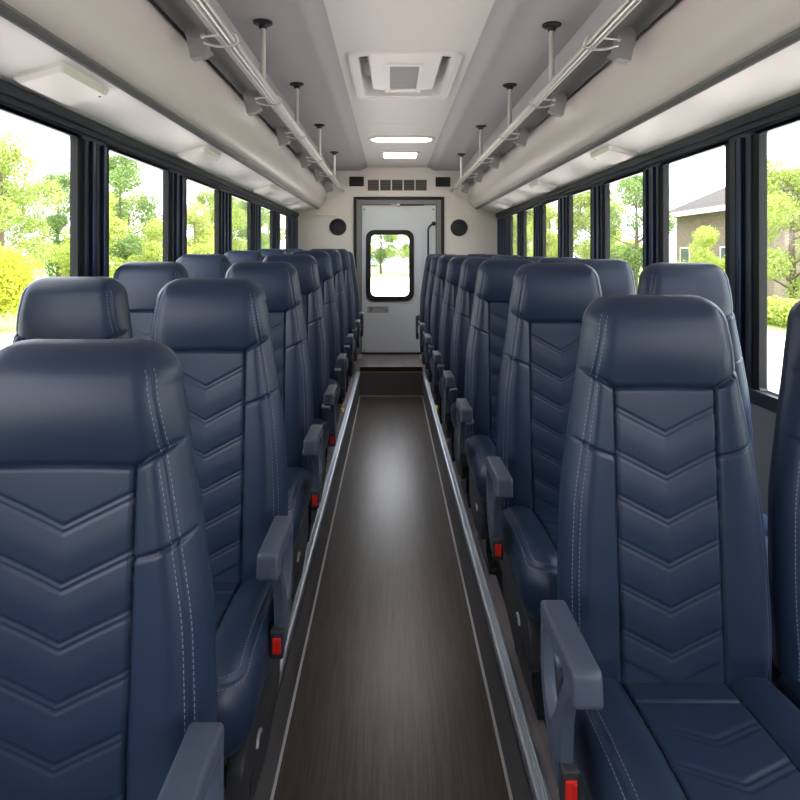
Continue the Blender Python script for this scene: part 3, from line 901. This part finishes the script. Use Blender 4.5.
for i in range(8):
    # copies first, the prototypes themselves take row one at the end
    if i: lseat = seat_at(proto_l, False, AL[i]-(.232 if i == 1 else .25), YLf[i], HL[i]/H, 'navy aisle seat with grey armrest left of the aisle, %s' % where(i), 'aisle seats', i > 3)
    if i == 1: second_left = lseat
    if i: seat_at(proto_r, False, AR[i]+.25, YR[i], HR[i]/H, 'navy aisle seat with grey armrest right of the aisle, %s' % where(i), 'aisle seats', i > 1)
    if i > 1: seat_at(proto_w, False, AL[i]-.25-.425, YLf[i], HL[i]/H, 'navy window seat along the left windows, %s in view' % ('last' if i == 7 else ordn[i-1]+' from the front'), 'window seats')
    seat_at(proto_w, False, (.945 if i == 0 else AR[i]+.25+.415), YR[i], HR[i]/H, 'navy window seat along the right windows, %s' % ('nearest, cut off by the right edge' if i == 0 else 'last before the rear wall' if i == 7 else ordn[i]+' from the front'), 'window seats')
first_left = seat_at(proto_l, True, -.443, YLf[0], HL[0]/H, 'large navy aisle seat left of the aisle, nearest the front', 'aisle seats')
first_right = seat_at(proto_r, True, .525, YR[0], HR[0]/H, 'large navy aisle seat right of the aisle with its cushion in full view', 'aisle seats')
seat_at(proto_w, True, AL[1]-.25-.395, YLf[1]+.12, HL[1]/H, 'navy window seat along the left windows, nearest in view', 'window seats')

for ch in [x for x in C.objects if x.parent == first_left and x.name.split('.')[0] == 'armrest']:
    ch.location += Vector((-.020, .04, .016))       # this seat's armrest is set a little further back
for ch in [x for x in C.objects if x.parent == second_left and x.name.split('.')[0] == 'armrest']:
    ch.location.x -= .018
for ch in [x for x in C.objects if x.parent == first_right and x.name.split('.')[0] == 'armrest']:
    ch.location.x -= .010

# ================================================================== OUTSIDE
bm = bmesh.new(); box(bm, -90, 90, -40, 140, GROUND-.5, GROUND-.04); struct(fin('ground', bm, M['grass']))
bm = bmesh.new(); box(bm, -10.6, 10.8, -38, 24, GROUND-.3, GROUND); box(bm, -9.5, 9, 24, 62, GROUND-.3, GROUND)
struct(fin('road', bm, M['asphalt']))

def leaf_cloud(blobs, n, size):
    """n small bent leaves spread through a set of ellipsoid clumps: (cx, cy, cz, r)."""
    B = np.array(blobs); p = B[:, 3]**2; p /= p.sum()
    idx = rng.choice(len(B), n, p=p)
    d = rng.normal(size=(n, 3)); d /= np.linalg.norm(d, axis=1)[:, None]
    rad = B[idx, 3]*rng.uniform(.35, 1.0, n)**.45*rng.normal(1, .07, n)
    c = B[idx, :3] + d*rad[:, None]*[1, 1, .85]
    nrm = d + rng.normal(scale=.7, size=(n, 3)); nrm /= np.linalg.norm(nrm, axis=1)[:, None]
    t = np.cross(nrm, rng.normal(size=(n, 3))); t /= np.linalg.norm(t, axis=1)[:, None]
    b = np.cross(nrm, t)
    L = size*rng.uniform(.6, 1.3, n)[:, None]; Wl = L*.33
    v = np.stack([c-t*L*.5, c+b*Wl+nrm*L*.08, c+t*L*.5, c-b*Wl+nrm*L*.08], 1).reshape(-1, 3)
    k = np.arange(n)*4
    f = np.concatenate([np.stack([k, k+1, k+2], 1), np.stack([k, k+2, k+3], 1)])
    return v, f
def mesh_np(name, v, f, m):
    me = bpy.data.meshes.new(name); me.from_pydata(v.tolist(), [], f.tolist()); me.materials.append(m); me.update(); return me
def tree_blobs(seed, hgt, w, trunk):
    r = random.Random(seed); out = []
    for k in range(26):
        t = r.random(); z = trunk + (hgt-trunk)*t
        env = w*math.sin(PI*(.12+.8*t))**.8
        a = r.uniform(0, 2*PI); q = env*math.sqrt(r.random())*.8
        out.append((q*math.cos(a), q*math.sin(a), z, r.uniform(.16, .30)*w*1.25))
    return out
def make_tree(name, seed, hgt, w, trunk, leaf, n, size=.13):
    g = empty(name, (0, 0, GROUND-.04))
    bl = tree_blobs(seed, hgt, w, trunk)
    v, f = leaf_cloud(bl, n, size)
    o = bpy.data.objects.new('foliage', mesh_np('foliage', v, f, leaf)); C.objects.link(o); o.parent = g
    bm = bmesh.new(); tube(bm, [(0, 0, -.1), (.04, 0, trunk*.6), (-.03, .04, hgt*.45), (0, 0, hgt*.85)], [.16*w/2, .12*w/2, .09*w/2, .02], 12)
    r = random.Random(seed+5)
    for b in bl[::2]:
        z0 = max(trunk*.7, b[2]-.9); tube(bm, [(0, 0, z0), (b[0]*.5, b[1]*.5, (z0+b[2])/2), (b[0], b[1], b[2])], [.05, .035, .012], 7)
    fin('trunk', bm, M['bark'], g, smooth=True)
    return g
P = [make_tree('tree', 3, 6.6, 2.7, .9, M['leafa'], 24000, .12), make_tree('tree', 8, 5.2, 2.4, .6, M['leafb'], 22000, .12), make_tree('tree', 21, 7.2, 2.3, 1.2, M['leafc'], 20000, .12)]
used = [False]*3
def tree_at(k, x, y, sc, rot, label, group):
    o = P[k] if not used[k] else copy_tree(P[k]); used[k] = True
    o.location = (x, y, GROUND-.04); o.rotation_euler = (0, 0, rot); o.scale = (sc, sc, sc)
    tag(o, label, 'tree', group)
LT = [(1, -20.5, 26.2, .9, 'pale yellow tree behind the round bush outside the left windows'), (2, -19.5, 36.5, 1.0, 'deep green tree filling the gap behind the yellow green tree on the left'), (0, -15.2, 24.3, 1.0, 'leafy green tree through the nearest left window'), (1, -14.2, 29.2, .98, 'yellow green tree at the rear edge of the nearest left window'), (0, -25.5, 34, 1.1, 'pale tree far behind in the nearest left window'),
      (2, -15, 34.5, 1.12, 'tall airy tree through the second left window'), (1, -11.8, 31.5, .72, 'low yellow green tree in the second left window'), (0, -17.5, 41.5, .95, 'rounded tree behind the airy tree in the second left window'),
      (1, -12, 38, .95, 'bright tree at the edge of the third left window'), (0, -13, 45, 1.05, 'full green tree through the third left window'), (2, -12, 53, 1.0, 'deep green tree through the fourth left window'),
      (0, -14, 62, 1.2, 'far green tree through the fifth left window'), (1, -14, 71, 1.3, 'far bright tree through the last left window')]
RT = [(0, 14.6, 22.6, .84, 'green tree on the lawn through the nearest right window'), (1, 13.9, 27.6, .62, 'small yellow green tree in front of the brick building'),
      (2, 13.2, 33.5, .95, 'tall tree at the far end of the brick building'), (0, 12.6, 39, .98, 'green tree through the third right window'), (1, 16.5, 46, 1.1, 'bright tree behind in the third right window'),
      (1, 11.5, 45, 1.1, 'yellow green tree through the fourth right window'), (0, 12.0, 52, 1.1, 'green tree through the fifth right window'), (2, 12, 59, 1.0, 'deep green tree through the sixth right window'), (1, 13, 67, 1.2, 'far bright tree through the last right window')]
BT = [(1, -4.0, 66, 1.25, 'bright tree left of centre in the rear door window'), (0, 2.2, 69, 1.1, 'green tree right of centre in the rear door window'), (2, -1.2, 74, 1.1, 'slender tree in the middle of the rear door window'), (0, -9, 77, 1.2, 'far tree at the left of the rear door window'), (1, 7, 76, 1.3, 'far tree at the right of the rear door window')]
for g, L in (('trees left of the bus', LT), ('trees right of the bus', RT), ('trees behind the bus', BT)):
    for j, (k, x, y, sc, lab) in enumerate(L): tree_at(k, x, y, sc, j*1.37, lab, g)

def bush(x, y, r, leaf, label, n=5000, size=.10, flat=1.):
    g = empty('bush', (x, y, GROUND-.04))
    rr = random.Random(int(x*10)); bl = [(rr.uniform(-.4, .4)*r, rr.uniform(-.4, .4)*r, r*(.6+rr.uniform(.1, .8))*flat, r*.62) for _ in range(9)]
    v, f = leaf_cloud(bl, n, size); o = bpy.data.objects.new('foliage', mesh_np('foliage', v, f, leaf)); C.objects.link(o); o.parent = g
    bm = bmesh.new()
    for k in range(5): tube(bm, [(0.03*k-.06, 0, -.05), (bl[k][0], bl[k][1], bl[k][2])], [.03, .01], 7)
    fin('stem', bm, M['bark'], g, smooth=True)
    tag(g, label, 'bush'); return g
bush(-11.6, 18.3, 1.4, M['leafy'], 'round golden green bush at the left picture edge outside the window', 9000)
hd = empty('hedge', (12.4, 17.5, GROUND-.04))
v, f = leaf_cloud([(0, k*.55-5.2, .42, .55) for k in range(20)], 12000, .14)
o = bpy.data.objects.new('foliage', mesh_np('foliage', v, f, M['leafb'])); C.objects.link(o); o.parent = hd
bm = bmesh.new()
for k in range(12): tube(bm, [(0, k*.9-5, -.05), (.1, k*.9-5, .6)], [.03, .01], 6)
fin('stem', bm, M['bark'], hd)
tag(hd, 'low clipped hedge across the lawn through the nearest right window', 'hedge')

# brick building beyond the second right window
b = empty('brick_building', (17.6, 33.0, GROUND-.04)); L0, L1, EV = -4.4, 5.4, 4.8
bm = bmesh.new(); box(bm, 0, 9, L0, L1, 0, EV); fin('wall', bm, M['brick'], b)
bm = bmesh.new(); prism(bm, [(-.8, EV-.05), (4.5, EV+2.2), (9.8, EV-.05), (9.8, EV-.25), (-.8, EV-.25)], lambda x, z: (x, L0-.6, z), lambda x, z: (x, L1+.6, z)); fin('roof', bm, M['shingle'], b)
bm = bmesh.new(); box(bm, -.86, -.78, L0-.62, L1+.62, EV-.32, EV-.04); fin('fascia', bm, M['whitep'], b)
for y in (-2.9, -.4, 2.1, 4.2):
    bm = bmesh.new(); ringprism(bm, rrect(.62, .95, .01, 1), rrect(.54, .87, .01, 1), lambda u, w_: (-.05, y+u, 1.75+w_), lambda u, w_: (.02, y+u, 1.75+w_)); w = fin('window', bm, M['whitep'], b)
    bm = bmesh.new(); box(bm, -.02, -.005, y-.55, y+.55, .87, 2.63); fin('pane', bm, M['winglass'], w)
tag(b, 'low brick building with grey shingled roof through the second right window', 'building')

# ================================================================== LIGHT
w = bpy.data.worlds.new('sky'); scn.world = w; w.use_nodes = True
bg = w.node_tree.nodes['Background']; bg.inputs['Color'].default_value = (.93, .93, 1.0, 1); bg.inputs['Strength'].default_value = 4.1
sun = bpy.data.lights.new('sun', 'SUN'); sun.energy = 7.; sun.angle = .01; sun.color = (1, .96, .88)
so = bpy.data.objects.new('sun', sun); C.objects.link(so)
so.rotation_euler = Vector((.55, -.15, 1.15)).to_track_quat('Z', 'Y').to_euler()
# ================================================================== CAMERA
cam = bpy.data.cameras.new('camera'); co = bpy.data.objects.new('camera', cam); C.objects.link(co)
cam.sensor_width = 36; cam.lens = 28.0; cam.shift_x = 9/800; cam.shift_y = -145/800; cam.clip_start = .02; cam.clip_end = 500
co.location = (0, 0, CAMZ); co.rotation_euler = (PI/2, 0, 0)
scn.camera = co
vs = scn.view_settings
vs.view_transform = 'Standard'; vs.look = 'None'; vs.gamma = 1; vs.use_curve_mapping = False; vs.exposure = 0.55
scn.cycles.max_bounces = 10; scn.cycles.diffuse_bounces = 5; scn.cycles.transparent_max_bounces = 16
